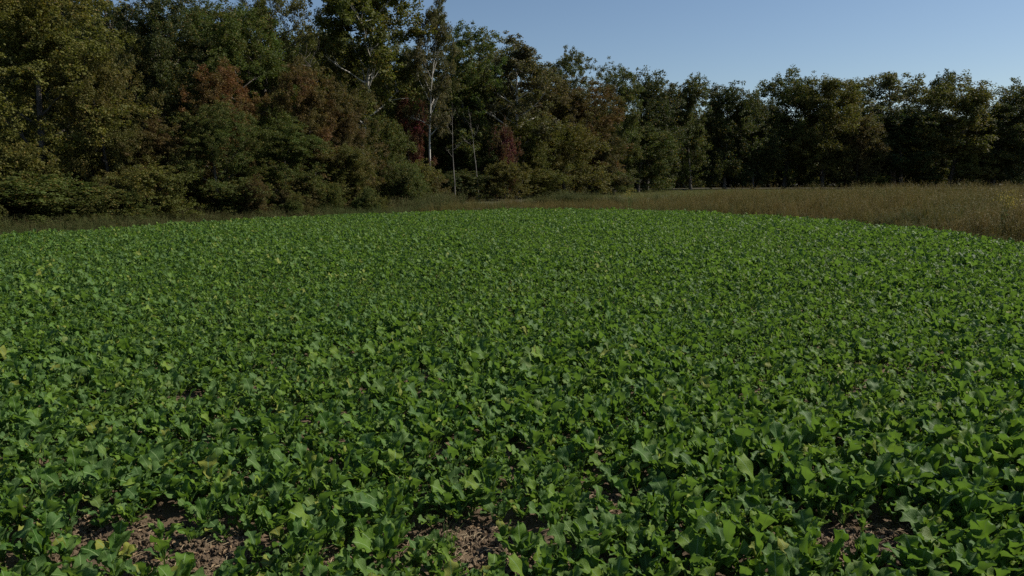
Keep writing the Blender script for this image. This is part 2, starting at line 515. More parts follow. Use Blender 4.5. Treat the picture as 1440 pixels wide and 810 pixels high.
# nearest ones in view become plants of their own
v = np.stack([gx, gy], 1)
tanh_ = 720 / F * 1.04
inview = (np.abs(gx) < tanh_ * np.hypot(gy, 1.3) + .08) & (gy > 1.95)
order = np.argsort(np.where(inview, gy + 0.0 * gx, 1e9))
single = order[:300]
rest = np.ones(len(gx), bool); rest[single] = False
print('plants', len(gx), 'single to', gy[single].max())

# landmark plants that a label can single out: photo px of the plant foot, label, leaf count, scale
HEROES = [
    (735, 800, 'bushy crop plant with arching lobed leaves right of the middle bare soil patch', 1.15),
    (232, 798, 'small crop plant with two upright leaves standing in the left bare soil patch', .95),
    (58, 745, 'leafy crop plant at the left frame edge beside the left bare soil patch', 1.1),
    (165, 800, 'broad-leaved crop plant in front of the left bare soil patch', 1.15),
    (1262, 738, 'crop plant on the right rim of the right bare soil patch', 1.0),
    (1185, 728, 'crop plant on the far rim of the right bare soil patch', 1.0),
    (640, 712, 'crop plant on the far rim of the middle bare soil patch', 1.0),
    (200, 705, 'crop plant on the far rim of the left bare soil patch', 1.0),
    (1345, 775, 'large pale-leaved crop plant in the lower right corner of the field', 1.35),
    (1110, 700, 'bright yellow-green crop plant behind the right bare soil patch', 1.2),
]
hero_idx = {}
hx = [ground_from_px(a, b, 0) for a, b, _, _ in HEROES]
for (x_, y_), h in zip(hx, HEROES):
    d = np.hypot(gx[single] - x_, gy[single] - y_)
    for j in np.argsort(d):
        if int(single[j]) not in hero_idx: hero_idx[int(single[j])] = (h, x_, y_); break

rg = random.Random(77)
for j in single:
    j = int(j)
    x_, y_, s_ = float(gx[j]), float(gy[j]), float(vig[j])
    label = 'leafy green brassica plant in the nearest part of the crop'
    if j in hero_idx:
        h, x_, y_ = hero_idx[j]; label = h[2]; s_ = h[3] * .80
    e = obj('crop_plant', None, loc=(x_, y_, float(soil_z(x_, y_)) - .012), rot=(rg.uniform(-.12, .12), rg.uniform(-.12, .12), rg.uniform(0, 6.28)), scale=(s_, s_, s_ * 1.2))
    e.empty_display_size = .05
    tag(e, label, 'plant', 'brassica plants in the nearest part of the crop')
    for li, az, tilt, s in plant_layout(rg):
        obj('leaf', LEAF_ME[li], e, rot=(tilt, 0, az), scale=(s, s, s))

rp = np.nonzero(rest)[0]
n = len(rp)
scatter('crop', np.stack([gx[rp], gy[rp], ground_z(gx[rp], gy[rp]) - .005], 1),
        np.stack([RNG.uniform(-.14, .14, n), RNG.uniform(-.14, .14, n), RNG.uniform(0, 6.28, n)], 1),
        (vig[rp] * RNG.uniform(.82, 1.18, n))[:, None] * np.stack([np.ones(n), np.ones(n), RNG.uniform(.95, 1.5, n)], 1), RNG.integers(0, len(PLANTS), n),
        [(p, (1, 1, 1, 1)) for p in PLANTS], 'dense green brassica crop filling the plot beyond the nearest plants')

# ------------------------------------------------------------------ clods, straw and small weeds on the bare soil
def clod_mesh(seed):
    rg = np.random.default_rng(seed)
    th = np.linspace(0, 2 * math.pi, 7, endpoint=False)
    v = []
    for z, r in ((-.5, .55), (-.1, 1.0), (.35, .85), (.62, .35)):
        for t in th:
            q = r * rg.uniform(.72, 1.2); v.append((math.cos(t) * q, math.sin(t) * q, z * rg.uniform(.75, 1.2)))
    f = []
    for i in range(3):
        for j in range(7):
            k = (j + 1) % 7; f.append((i * 7 + j, i * 7 + k, (i + 1) * 7 + k, (i + 1) * 7 + j))
    b = 21
    f += [(b, b + 1, b + 2, b + 3), (b, b + 3, b + 4, b + 5), (b, b + 5, b + 6, b + 6)]
    f = f[:-1] + [(b, b + 5, b + 6, b)] if False else f[:-1]
    return mesh_from('soil_clod', v, f, 4, smooth=False, mats=[M_SOIL])
CL = [clod_mesh(k) for k in range(6)]
cxs, cys = RNG.uniform(-2.4, 2.6, 120000), RNG.uniform(1.8, 4.2, 120000)
kp = RNG.random(120000) < .02 + .75 * bareness(cxs, cys)
cxs, cys = cxs[kp][:16000], cys[kp][:16000]; n = len(cxs)
sz = .003 + .016 * RNG.random(n) ** 3.5
scatter('soil_clods', np.stack([cxs, cys, soil_z(cxs, cys) + sz * .25], 1), RNG.uniform(0, 6.28, (n, 3)),
        np.stack([sz * RNG.uniform(.8, 1.4, n), sz, sz * RNG.uniform(.6, 1, n)], 1), RNG.integers(0, 6, n), [(c, (1, 1, 1, 1)) for c in CL],
        'small loose clods of brown soil lying in the bare patches')
mb = MB()
rg = random.Random(5)
for _ in range(700):
    bx, by, br = rg.choice(BARE)
    x_, y_ = bx + rg.gauss(0, br * .9), by + rg.gauss(0, br * .7)
    a = rg.uniform(0, 3.14); l = rg.uniform(.015, .07); z0 = float(soil_z(x_, y_)) + .008
    p = np.array([[x_ + math.cos(a) * l * t, y_ + math.sin(a) * l * t, z0 + .01 * math.sin(t * 3) * rg.random()] for t in (0, .5, 1)])
    mb.tube(p, [.0012, .0016, .001], 4, r=rg.random())
tag(obj('straw', mb.mesh('straw', [M_STRAW])), 'short pale bits of dry straw littering the bare soil', kind='stuff')

# ------------------------------------------------------------------ grass
def tuft(seed, mat, n=9, h=1.0, spread=.12, w=.012, heads=True, leafy=0.0):
    rg = random.Random(seed); mb = MB()
    for _ in range(n):
        a = rg.uniform(0, 6.28); r0 = rg.uniform(0, spread); bx, by = math.cos(a) * r0, math.sin(a) * r0
        lean = rg.uniform(0, .45); az = rg.uniform(0, 6.28); hh = h * rg.uniform(.55, 1.0); fa = rg.uniform(0, 6.28)
        V = []
        K = 4
        for k in range(K + 1):
            t = k / K; q = lean * hh * t * t
            cx, cy, cz = bx + math.cos(az) * q, by + math.sin(az) * q, hh * t * (1 - .25 * lean * t)
            ww = w * (1 - t * .85) * rg.uniform(.85, 1.1)
            V += [(cx - math.cos(fa) * ww, cy - math.sin(fa) * ww, cz), (cx + math.cos(fa) * ww, cy + math.sin(fa) * ww, cz)]
        Fc = [(2 * k, 2 * k + 1, 2 * k + 3, 2 * k + 2) for k in range(K)]
        mb.add(V, Fc, None, rg.random())
        if heads and rg.random() < .7:                    # feathery seed head: a few small diamonds
            for q in range(6):
                c = np.array([cx + rg.gauss(0, .018), cy + rg.gauss(0, .018), cz - rg.uniform(0, .16) * h]); s = rg.uniform(.008, .022)
                d = np.array([rg.gauss(0, 1), rg.gauss(0, 1), rg.gauss(0, 1)]); d /= np.linalg.norm(d); e = np.cross(d, (0, 0, 1.0))
                mb.add([c - d * s, c + e * s * .6, c + d * s, c - e * s * .6], [(0, 1, 2, 3)], None, rg.random())
        if rg.random() < leafy:
            for q in range(7):
                t = rg.uniform(.25, .95); qq = lean * hh * t * t
                c = np.array([bx + math.cos(az) * qq, by + math.sin(az) * qq, hh * t]); an = rg.uniform(0, 6.28); s = rg.uniform(.03, .07)
                d = np.array([math.cos(an), math.sin(an), rg.uniform(-.3, .5)]); e = np.array([-math.sin(an), math.cos(an), 0]) * .25
                mb.add([c, c + d * s * .5 + e * s, c + d * s, c + d * s * .5 - e * s], [(0, 1, 2, 3)], None, rg.random())
    return mb.mesh('grass_tuft', [mat], False)

GT = [tuft(k, M_GRASS, 11, 1.0, .14, .008, True, .35) for k in range(8)]
VT = [tuft(40 + k, M_VERGE, 10, .75, .16, .008, k % 2 == 0, .8) for k in range(8)]
def meadow():
    P = []
    for (x0, x1, y0, y1, dens) in ((4, 45, 4, 26, 26), (-8, 60, 26, 50, 15)):
        n = int((x1 - x0) * (y1 - y0) * dens); x = RNG.uniform(x0, x1, n); y = RNG.uniform(y0, y1, n)
        P.append(np.stack([x, y], 1))
    P = np.concatenate(P); x, y = P.T
    d = dist_poly(x, y, FIELD); k = ~in_poly(x, y, FIELD) & (d > .04)
    k &= (x > -4.5 + (y - 26) * .15) & (x < y * .78 + 4) & (y < 40 + np.clip(x, 0, 40) * .30 + 2 * vnoise(x, y, .3)) & ((x > 4) | (y > 27))
    x, y, d = x[k], y[k], d[k]
    h = .50 + .42 * np.clip((x - 5) / 9, 0, 1) + .08 * np.clip((x - 12) / 10, 0, 1)
    h *= np.clip(.45 + d * .35, .45, 1) * (.62 + .70 * vnoise(x, y, .9)) * RNG.uniform(.6, 1.22, len(x))
    n = len(x)
    print('meadow', n)
    scatter('meadow_grass', np.stack([x, y, ground_z(x, y) - .07], 1), np.stack([RNG.normal(0, .1, n), RNG.normal(0, .1, n), RNG.uniform(0, 6.28, n)], 1),
            np.stack([h * .9 + .2, h * .9 + .2, h], 1), np.where(RNG.random(n) < .12 + .75 * np.clip(vnoise(x, y, .45) - .45, 0, 1), 8, 0) + RNG.integers(0, 8, n), [(g, (1, 1, 1, 1)) for g in GT + VT], 'tall brown and olive meadow grass beyond the crop on the right')
meadow()

def verge():
    n = 110000
    x = RNG.uniform(-32, 12, n); y = RNG.uniform(6, 62, n)
    d = dist_poly(x, y, FIELD); k = ~in_poly(x, y, FIELD) & (d > .1) & (d < 7.5 + 4 * vnoise(x, y, .3)) & ((x < -4) | (y > 31)) & ~((x > -4) & (y < 40) & (x > -4.5 + (y - 26) * .15))
    k &= RNG.random(n) < np.clip(1.25 - d * .06, .3, 1)
    x, y, d = x[k], y[k], d[k]; n = len(x)
    h = np.clip(.30 + d * .13, .28, 1.1) * (.7 + .6 * vnoise(x, y, .6)) * RNG.uniform(.7, 1.2, n)
    print('verge', n)
    scatter('verge_weeds', np.stack([x, y, ground_z(x, y) - .07], 1), np.stack([RNG.normal(0, .15, n), RNG.normal(0, .15, n), RNG.uniform(0, 6.28, n)], 1),
            np.stack([h * .9 + .2, h * .9 + .2, h], 1), RNG.integers(0, 8, n), [(g, (1, 1, 1, 1)) for g in VT], 'brown and green weeds between the crop and the left wood')
verge()

MT = [tuft(70 + k, M_MOWN, 12, .12, .2, .008, False) for k in range(4)]
n = 26000
x = RNG.uniform(-2, 90, n); y = RNG.uniform(38, 86, n)
k = (x > (y - 40) * .12) & (x < y * .8) & (y < 84)
x, y = x[k], y[k]; n = len(x)
scatter('mown_grass', np.stack([x, y, ground_z(x, y) - .065], 1), np.stack([RNG.normal(0, .1, n), RNG.normal(0, .1, n), RNG.uniform(0, 6.28, n)], 1),
        np.repeat(RNG.uniform(1.0, 2.0, n)[:, None], 3, 1), RNG.integers(0, 4, n), [(g, (1, 1, 1, 1)) for g in MT], 'short pale green grass strip between meadow and far wood')

# ------------------------------------------------------------------ trees
def path(p0, d, length, n, wig, up, rg):
    pts = [np.array(p0, float)]; d = np.array(d, float); d /= np.linalg.norm(d)
    for _ in range(n):
        d = d + np.array([rg.gauss(0, wig), rg.gauss(0, wig), rg.gauss(0, wig) + up]); d /= np.linalg.norm(d)
        pts.append(pts[-1] + d * length / n)
    return np.array(pts)

def leaf_quads(C, Rr, nleaf, size, rs, flat=.95):
    """nleaf leaves spread over clumps (centre C, radius Rr); each leaf a small bent diamond"""
    w = Rr ** 2; w = w / w.sum()
    ci = rs.choice(len(C), nleaf, p=w)
    d = rs.normal(size=(nleaf, 3)); d /= np.linalg.norm(d, axis=1)[:, None]
    d[:, 2] = np.where(d[:, 2] < -.2, d[:, 2] * .8, d[:, 2])
    rad = rs.random(nleaf) ** .45 * (1 + .35 * rs.normal(size=nleaf) * .5)
    off = d * rad[:, None] * Rr[ci][:, None]; off[:, 2] *= flat
    p = C[ci] + off
    nrm = d * .6 + np.array([0, 0, .4]) + rs.normal(size=(nleaf, 3)) * .6
    nrm /= np.linalg.norm(nrm, axis=1)[:, None]
    t = rs.normal(size=(nleaf, 3)); t -= (t * nrm).sum(1)[:, None] * nrm; t /= np.linalg.norm(t, axis=1)[:, None]
    b = np.cross(nrm, t)
    s = (size * rs.uniform(.6, 1.25, nleaf))[:, None]
    V = np.stack([p - t * s * .6, p + b * s * .42 + nrm * s * .08, p + t * s * .65 - nrm * s * .10, p - b * s * .42 + nrm * s * .08], 1).reshape(-1, 3)
    Fq = np.arange(nleaf * 4).reshape(-1, 4)
    clump_r = rs.random(len(C))
    r = np.repeat(np.clip(clump_r[ci] * .5 + rs.random(nleaf) * .5, 0, 1), 4)
    return V, Fq, r

def tree_proto(seed, H=14.0, Rc=3.6, base=.35, nleaf=20000, size=.2, limbs=8, airy=0.0, bark=None, shape='oval', r0=.22, leaves=True, lean=.02, clump=.95):
    """dict of meshes: trunk, limbs, crown; leaf clumps sit on the twigs the limbs carry"""
    rg = random.Random(seed); rs = np.random.default_rng(seed); bark = bark or M_BARK
    tr = path((0, 0, -.3), (lean, lean * rg.uniform(-1, 1), 1), H * .9 + .3, 12, .035, .02, rg)
    zs = tr[:, 2]
    mt = MB(); mt.tube(tr, r0 * (1 - .9 * np.linspace(0, 1, 13)) * np.where(np.arange(13) == 0, 1.45, 1), 8)
    def env(t):                                  # t 0..1 through the crown height
        if shape == 'oval': return max(.12, math.sin(math.pi * min(1, .12 + t * .86)) ** .65)
        if shape == 'round': return max(.12, (1 - (2 * t - .85) ** 2 / 1.9) ** .6) if t < 1 else .2
        if shape == 'full': return (.80 + .2 * math.sin(math.pi * t * .9)) if t < .55 else max(.15, (1 - ((t - .55) / .5) ** 2.2)) ** .6
        if shape == 'cone': return max(.08, 1.05 - t)
        if shape == 'skirt': return max(.2, (1 - t ** 3.0) ** .6) * (.8 + .2 * math.sin(seed + t * 8))
        if shape == 'top': return max(.1, t ** .8 * (1.25 - t) * 1.7)
        return 1
    C = []; Q = []; limb_me = []
    for k in range(limbs):
        t = (k + rg.uniform(.1, .9)) / limbs
        zz = (base + (1 - base) * t * .82) * H * .9
        i = int(np.clip(np.searchsorted(zs, zz), 1, 12)); p0 = tr[i - 1] + (tr[i] - tr[i - 1]) * (zz - zs[i - 1]) / (zs[i] - zs[i - 1] + 1e-6)
        az = k * 2.4 + rg.uniform(-.5, .5); el = R(rg.uniform(12, 38) + 28 * t)
        ln = Rc * env(t) * rg.uniform(.75, 1.12)
        lp = path(p0, (math.cos(az) * math.cos(el), math.sin(az) * math.cos(el), math.sin(el)), ln * 1.08, 7, .13, .05, rg)
        m = MB(); rr = r0 * .42 * (1 - .6 * t)
        m.tube(lp, rr * np.linspace(1, .22, 8), 5)
        for q in range(6):
            a = rg.uniform(.3, 1.0); j = min(6, int(a * 7)); s0 = lp[j]
            dd = (lp[min(7, j + 1)] - lp[max(0, j - 1)]); dd /= np.linalg.norm(dd) + 1e-9
            dv = dd + np.array([rg.gauss(0, .7), rg.gauss(0, .7), rg.uniform(-.2, .8)])
            bp = path(s0, dv, ln * rg.uniform(.28, .5), 4, .16, .04, rg)
            m.tube(bp, rr * .42 * np.linspace(1, .25, 5), 4)
            C.append(bp[-1]); Q.append(rg.uniform(.6, 1.15) * clump * (.75 + .25 * env(t)))
            if not airy: C.append(bp[2]); Q.append(rg.uniform(.5, .9) * clump)
            if not leaves:
                for _ in range(3):
                    b2 = path(bp[rg.randint(1, 4)], dd + np.array([rg.gauss(0, .8), rg.gauss(0, .8), rg.uniform(0, .9)]), ln * rg.uniform(.15, .32), 3, .2, .05, rg)
                    m.tube(b2, rr * .18 * np.linspace(1, .4, 4), 3)
        limb_me.append(m.mesh('limb', [bark]))
        C.append(lp[-1]); Q.append(rg.uniform(.7, 1.1) * clump)
    C.append(tr[-1]); Q.append(.9 * clump); C.append(tr[-1] + np.array([rg.gauss(0, .3), rg.gauss(0, .3), .5])); Q.append(.7 * clump)
    if not airy:                                  # fill the outer shell so that the crown reads as one lumpy mass
        for _ in range(int(limbs * 8)):
            t = rg.random(); az = rg.uniform(0, 6.28); rr = Rc * env(t) * rg.uniform(.55, 1.0)
            lump = 1 + .16 * math.sin(az * 3 + t * 9 + seed) + .14 * math.sin(az * 5 - t * 17 + seed * 2)
            C.append(np.array([math.cos(az) * rr * lump, math.sin(az) * rr * lump, (base + (1 - base) * t) * H * .97])); Q.append(rg.uniform(.5, 1.0) * clump)
    out = {'trunk': mt.mesh('trunk', [bark]), 'limbs': limb_me, 'crown': None, 'H': H, 'R': Rc}
    if leaves:
        if not airy:                              # domed top
            for _ in range(int(limbs * 3)):
                q = math.sqrt(rg.random()) * .9; az = rg.uniform(0, 6.28)
                zt_ = base + (1 - base) * (.60 + .36 * math.sqrt(1 - q * q)) if shape != 'skirt' else base + (1 - base) * (.45 + .5 * math.sqrt(1 - q * q))
                C.append(np.array([math.cos(az) * q * Rc, math.sin(az) * q * Rc, zt_ * H * (1 + .07 * math.sin(az * 3 + seed) - .10 * rg.random() * (rg.random() > .5))])); Q.append(rg.uniform(.45, .95) * clump)
        C = np.array(C); Q = np.array(Q)
        nsub = 5                                  # each bough carries several smaller sprays of leaves
        d_ = rs.normal(size=(len(C), nsub, 3)); d_ /= np.linalg.norm(d_, axis=2)[..., None]; d_[..., 2] *= 1.1
        C = (C[:, None, :] + d_ * (Q[:, None] * rs.uniform(.35, 1.05, (len(C), nsub)))[..., None]).reshape(-1, 3)
        Q = (Q[:, None] * rs.uniform(*((.30, .62) if size > .14 else (.20, .52)), (len(Q), nsub))).ravel()
        V, Fq, r = leaf_quads(C, Q, nleaf, size, rs)
        out['crown'] = mesh_from('crown', V, Fq, 4, None, r, False, [M_TREE])
        zt = np.percentile(V[:, 2], 99.7); out['H'] = float(zt)
        out['R'] = float(np.percentile(np.hypot(V[:, 0] - tr[6][0], V[:, 1] - tr[6][1]), 97))
    return out

PROTO = {
    # close trees of the left wood: small leaves, many of them
    'near_skirt': [tree_proto(11 + k, 11, 3.6, .03, 82000, .082, 13, shape='skirt', clump=.8, r0=.16) for k in range(3)],
    'near_oval': [tree_proto(21 + k, 14, 3.4, .08, 82000, .088, 13, shape='full', clump=.85) for k in range(3)],
    'bush': [tree_proto(31 + k, 3.6, 2.0, .03, 20000, .075, 9, shape='skirt', clump=.5, r0=.05) for k in range(3)],
    # middle distance
    'mid_oval': [tree_proto(41 + k, 14, 3.3, .06, 56000, .115, 12, shape='full') for k in range(3)],
    'mid_skirt': [tree_proto(51 + k, 9, 3.2, .03, 42000, .11, 11, shape='skirt', r0=.14) for k in range(2)],
    'mid_airy': [tree_proto(61 + k, 14, 3.0, .26, 26000, .12, 15, airy=1, shape='oval', clump=.85, bark=M_WHITE, r0=.17) for k in range(2)],
    'sycamore': [tree_proto(71, 14.5, 2.9, .33, 30000, .10, 15, airy=1, shape='oval', clump=.8, bark=M_WHITE, r0=.12),
                 tree_proto(75, 14.5, 3.4, .30, 46000, .115, 16, airy=1, shape='oval', clump=.95, bark=M_WHITE, r0=.15)],
    # far trees
    'far_round': [tree_proto(91 + k, 14, 4.2, .05, 48000, .165, 15, shape='full', clump=1.05) for k in range(4)],
    'far_cone': [tree_proto(101, 14, 2.4, .05, 28000, .16, 13, shape='full', clump=.75)],
    'far_airy': [tree_proto(111, 14, 4.0, .2, 19000, .16, 15, airy=1, shape='round', clump=.85)],
    'snag': [tree_proto(131 + k, 9, 1.8, .40, 0, .1, 5, airy=1, shape='top', leaves=False, r0=.07, bark=M_SNAG) for k in range(2)],
    'bare': [tree_proto(121 + k, 14, 3.2, .3, 0, .1, 12, airy=1, shape='oval', leaves=False, r0=.2) for k in range(2)],
}
COLS = {
    'olive': (.100, .108, .024), 'yellow': (.128, .124, .026), 'green': (.062, .092, .022), 'bright': (.068, .108, .021), 'dark': (.030, .046, .017),
    'rust': (.118, .070, .026), 'orange': (.150, .066, .026), 'red': (.115, .026, .024), 'brown': (.090, .070, .028), 'grey': (.080, .085, .046), 'pale': (.105, .112, .056),
}
cnt = {}
def plant_tree(kind, px, d, ytop, wpx, col, label, name='tree', cat='tree', group='trees of the wood edge'):
    ps = PROTO[kind]; k = cnt.get(kind, 0); cnt[kind] = k + 1; p = ps[k % len(ps)]
    rg = random.Random(len(label) * 31 + int(px))
    x = at(px, d); z = float(ground_z(x, d)) - .05
    hz = height_for(ytop, d) - z; sz = hz / p['H']
    sx = (wpx / F * d / 2) / p['R'] * (1.14 if group == GR else 1.1)
    if cat == 'shrub': sx *= 1.1
    e = obj(name, None, loc=(x, d, z), rot=(0, 0, rg.uniform(0, 6.28)), scale=(sx, sx, sz))
    tag(e, label, cat, group)
    e.empty_display_size = .5
    obj('trunk', p['trunk'], e)
    for lm in p['limbs']: obj('limb', lm, e)
    if p['crown']:
        c = obj('crown', p['crown'], e); b = COLS[col]; j = [rg.uniform(.9, 1.1) for _ in range(3)]
        c.color = (b[0] * j[0], b[1] * j[1], b[2] * j[2], 1)
    return e

T = plant_tree
GL, GC, GR = 'trees of the near left wood', 'trees at the middle of the wood edge', 'trees of the far right wood'
# near left wood
T('near_skirt', 62, 25, -70, 250, 'yellow', 'large yellow-olive tree at the left frame edge, leafy to the ground', group=GL)
T('near_skirt', 165, 25.5, 62, 130, 'olive', 'olive tree with rounded top right of the large yellow-olive tree', group=GL)
T('near_oval', 235, 31, -15, 150, 'dark', 'dark green tree under the sky gap in the upper left', group=GL)
T('near_oval', 345, 33, 8, 140, 'bright', 'bright green treetop above the orange-red maple', group=GL)
T('near_skirt', 322, 29.5, 90, 118, 'orange', 'maple with orange-red turning top in the left wood', 'maple_tree', group=GL)
T('near_skirt', 312, 27, 146, 118, 'green', 'small green tree directly in front of the orange-red maple', group=GL)
T('near_skirt', 215, 26, 165, 120, 'brown', 'low brownish tree below the dark green tree on the left', group=GL)
T('near_oval', 410, 36, -40, 130, 'olive', 'tall olive tree between bright green treetop and pale-limbed sycamore', group=GL)
T('near_oval', 105, 32, -70, 170, 'dark', 'tall dark tree behind the large yellow-olive tree', group=GL)
T('near_oval', 290, 36, 8, 130, 'green', 'tall green tree behind the orange-red maple', group=GL)
T('near_skirt', 440, 32, 88, 105, 'rust', 'rust-brown turning tree below the tall olive tree', group=GL)
T('near_skirt', 492, 34, 120, 105, 'brown', 'brown and olive tree at the foot of the pale-limbed sycamore', group=GL)
T('near_skirt', 398, 29, 165, 130, 'green', 'green bushy tree below the rust-brown tree', group=GL)
T('mid_skirt', 478, 32, 205, 110, 'olive', 'low olive tree in front of the brown and olive tree', group=GL)
T('bare', 372, 36, -60, 170, 'olive', 'bare-branched tree against the sky at the upper left', group=GL)
T('bare', 225, 35, -70, 180, 'olive', 'dead leafless tree over the dark green tree', group=GL)
# middle
T('sycamore', 606, 43, -6, 84, 'pale', 'sycamore with a straight white trunk and open crown', 'sycamore_tree', group=GC)
T('sycamore', 508, 41, -45, 165, 'olive', 'tall sycamore with pale forking limbs above rust-brown trees', 'sycamore_tree', group=GC)
T('mid_skirt', 545, 39, 165, 85, 'green', 'green bushy tree left of the straight white sycamore trunk', group=GC)
T('mid_skirt', 580, 43.5, 136, 56, 'red', 'dull red maple left of the straight white sycamore trunk', 'maple_tree', group=GC)
T('mid_oval', 570, 50, 62, 110, 'olive', 'olive tree standing behind the straight white sycamore', group=GC)
T('mid_oval', 662, 50, 38, 112, 'green', 'green tree just right of the white-trunked sycamore crown', group=GC)
T('snag', 641, 44, 128, 44, 'olive', 'slim grey leafless trunk just right of the straight white sycamore trunk', group=GC)
T('snag', 674, 46, 135, 44, 'olive', 'slim grey forked leafless trunk below the green treetop', group=GC)
T('mid_oval', 700, 57, 58, 110, 'olive', 'dim olive tree behind the thin-leaved grey-green tree', group=GC)
T('mid_airy', 727, 52, 50, 112, 'grey', 'thin-leaved grey-green tree with pale limbs', group=GC)
T('mid_skirt', 655, 50, 165, 90, 'dark', 'dark green tree behind the slim pale trunks', group=GC)
T('bush', 710, 48.5, 174, 42, 'red', 'crimson shrub under the thin-leaved grey-green tree', 'shrub', 'shrub', group='shrubs at the wood edge')
T('bush', 585, 40, 225, 70, 'olive', 'olive shrub at the foot of the straight white sycamore trunk', 'shrub', 'shrub', group='shrubs at the wood edge')
T('mid_skirt', 742, 52, 165, 95, 'olive', 'small olive tree right of the crimson shrub', group=GC)
T('mid_oval', 770, 60, 108, 105, 'brown', 'brown-olive tree left of the round dark green treetop', group=GC)
T('mid_oval', 800, 66, 72, 82, 'green', 'tree with the round dark green top right of the open sky', group=GC)
T('mid_oval', 828, 63, 118, 90, 'rust', 'rust-tinged tree below the round dark green treetop', group=GC)
T('mid_skirt', 795, 56, 172, 120, 'olive', 'wide low olive tree leafy down to the grass at centre', group=GC)
T('mid_skirt', 845, 62, 190, 70, 'brown', 'small brown-olive tree at the inner corner of the wood', group=GC)
T('mid_oval', 862, 70, 92, 74, 'green', 'green tree right of the round dark green treetop', group=GC)
# far right wood
T('far_round', 908, 78, 102, 92, 'dark', 'broad dark tree left of the narrow green tree', group=GR)
T('far_round', 895, 74, 175, 90, 'green', 'lower green tree in front of the broad dark tree', group=GR)
T('far_round', 942, 84, 126, 60, 'dark', 'short dark tree wedged between the broad dark and narrow trees', group=GR)
T('far_cone', 969, 82, 107, 46, 'green', 'narrow green tree rising above its neighbours', group=GR)
T('far_round', 1016, 88, 119, 84, 'dark', 'dark round tree right of the narrow green tree', group=GR)
T('far_round', 1098, 94, 101, 96, 'green', 'tree with the highest domed top of the far right wood', group=GR)
T('far_round', 1055, 90, 135, 70, 'dark', 'dark tree in the dip left of the highest domed treetop', group=GR)
T('far_round', 1152, 91, 110, 100, 'olive', 'olive tree with lit crown right of the highest domed top', group=GR)
T('far_cone', 1185, 97, 116, 40, 'dark', 'dark pointed tree left of the sky notch', group=GR)
T('far_round', 1200, 90, 165, 60, 'brown', 'brownish tree standing in the sky notch of the far wood', group=GR)
T('far_airy', 1252, 99, 103, 110, 'pale', 'pale thin-crowned tree right of the sky notch', group=GR)
T('far_cone', 1309, 101, 102, 38, 'dark', 'dark treetop poking above the pale thin-crowned tree', group=GR)
T('far_round', 1328, 92, 109, 112, 'olive', 'broad olive-green tree towards the right frame edge', group=GR)
T('far_round', 1262, 92, 150, 100, 'dark', 'dark tree below the pale thin-crowned tree', group=GR)
T('bare', 1384, 96, 112, 80, 'olive', 'leafless twiggy tree near the right frame edge', group=GR)
T('far_round', 1390, 92, 145, 90, 'dark', 'dark tree beneath the leafless twiggy tree', group=GR)
T('far_round', 1428, 93, 111, 84, 'green', 'green tree cut by the right frame edge', group=GR)
T('bush', 1222, 88, 244, 46, 'olive', 'small sunlit shrub at the foot of the far wood', 'shrub', 'shrub', group='shrubs at the wood edge')
# shrubs along the left verge
GS = 'shrubs at the wood edge'
for px, d, yt, w, c, lb in (
    (25, 22.5, 195, 110, 'yellow', 'yellowish shrub at the very left of the wood edge'),
    (60, 21.5, 246, 190, 'bright', 'bright green shrub mound nearest the field on the left'),
    (210, 24, 232, 110, 'olive', 'rounded olive shrub right of the bright green mound'),
    (140, 22.5, 262, 120, 'green', 'low plain green shrub between bright mound and olive shrub'),
    (345, 27, 252, 90, 'green', 'green shrub below the orange-red maple'),
    (275, 27.5, 226, 70, 'brown', 'brownish shrub between the olive shrub and maple'),
    (418, 29.5, 250, 80, 'brown', 'brown-green shrub below the rust-brown tree'),
    (512, 34, 240, 70, 'olive', 'olive shrub at the field edge left of the white trunk'),
    (645, 46, 240, 80, 'dark', 'dark shrub under the slim pale trunks'),
    (714, 47, 226, 64, 'olive', 'low olive shrub directly in front of the crimson shrub'),
    (605, 41, 240, 60, 'brown', 'brownish shrub hiding the foot of the straight white trunk'),
    (755, 52, 238, 80, 'olive', 'olive shrub right of the crimson shrub by the grass'),
    (862, 62, 240, 50, 'green', 'green shrub at the inner corner of the wood')):
    T('bush', px, d, yt, w, c, lb, 'shrub', 'shrub', GS)

# ------------------------------------------------------------------ the mass of the wood behind
def woods():
    pts = []; scl = []
    line = [(-60, 5), (-30, 24), (-20, 36), (-6, 52), (2, 66), (12, 88), (30, 104), (60, 106), (100, 98), (140, 80)]
    for i in range(len(line) - 1):
        a = np.array(line[i], float); b = np.array(line[i + 1], float); L = np.linalg.norm(b - a); nrm = np.array([-(b - a)[1], (b - a)[0]]) / L
        for row, (off, st) in enumerate(((5, 4.2), (9, 4.5), (14, 5), (20, 5.5), (27, 6))):
            for s in np.arange(0, L, st):
                p = a + (b - a) * s / L + nrm * (off + RNG.uniform(-1.5, 1.5)) + RNG.uniform(-1, 1, 2)
                hmax = (.86 if p[0] < -12 else .72) if p[1] < 62 else (.80 if row < 2 else .88)
                pts.append((p[0], p[1], -.1)); q = RNG.uniform(.72, 1.0); scl.append((q, q, hmax * RNG.uniform(.75, 1.0)))
    # understorey in the first metres of the wood
    m0 = len(pts)
    for i in range(len(line) - 1):
        a = np.array(line[i], float); b = np.array(line[i + 1], float); L = np.linalg.norm(b - a); nrm = np.array([-(b - a)[1], (b - a)[0]]) / L
        for s in np.arange(0, L, .9):
            p = a + (b - a) * s / L + nrm * RNG.uniform(.5, 8)
            pts.append((p[0], p[1], -.1)); q = RNG.uniform(.8, 1.4); scl.append((q, q, q * 1.3))
    return np.array(pts), np.array(scl), m0
P_, S_, m0 = woods()
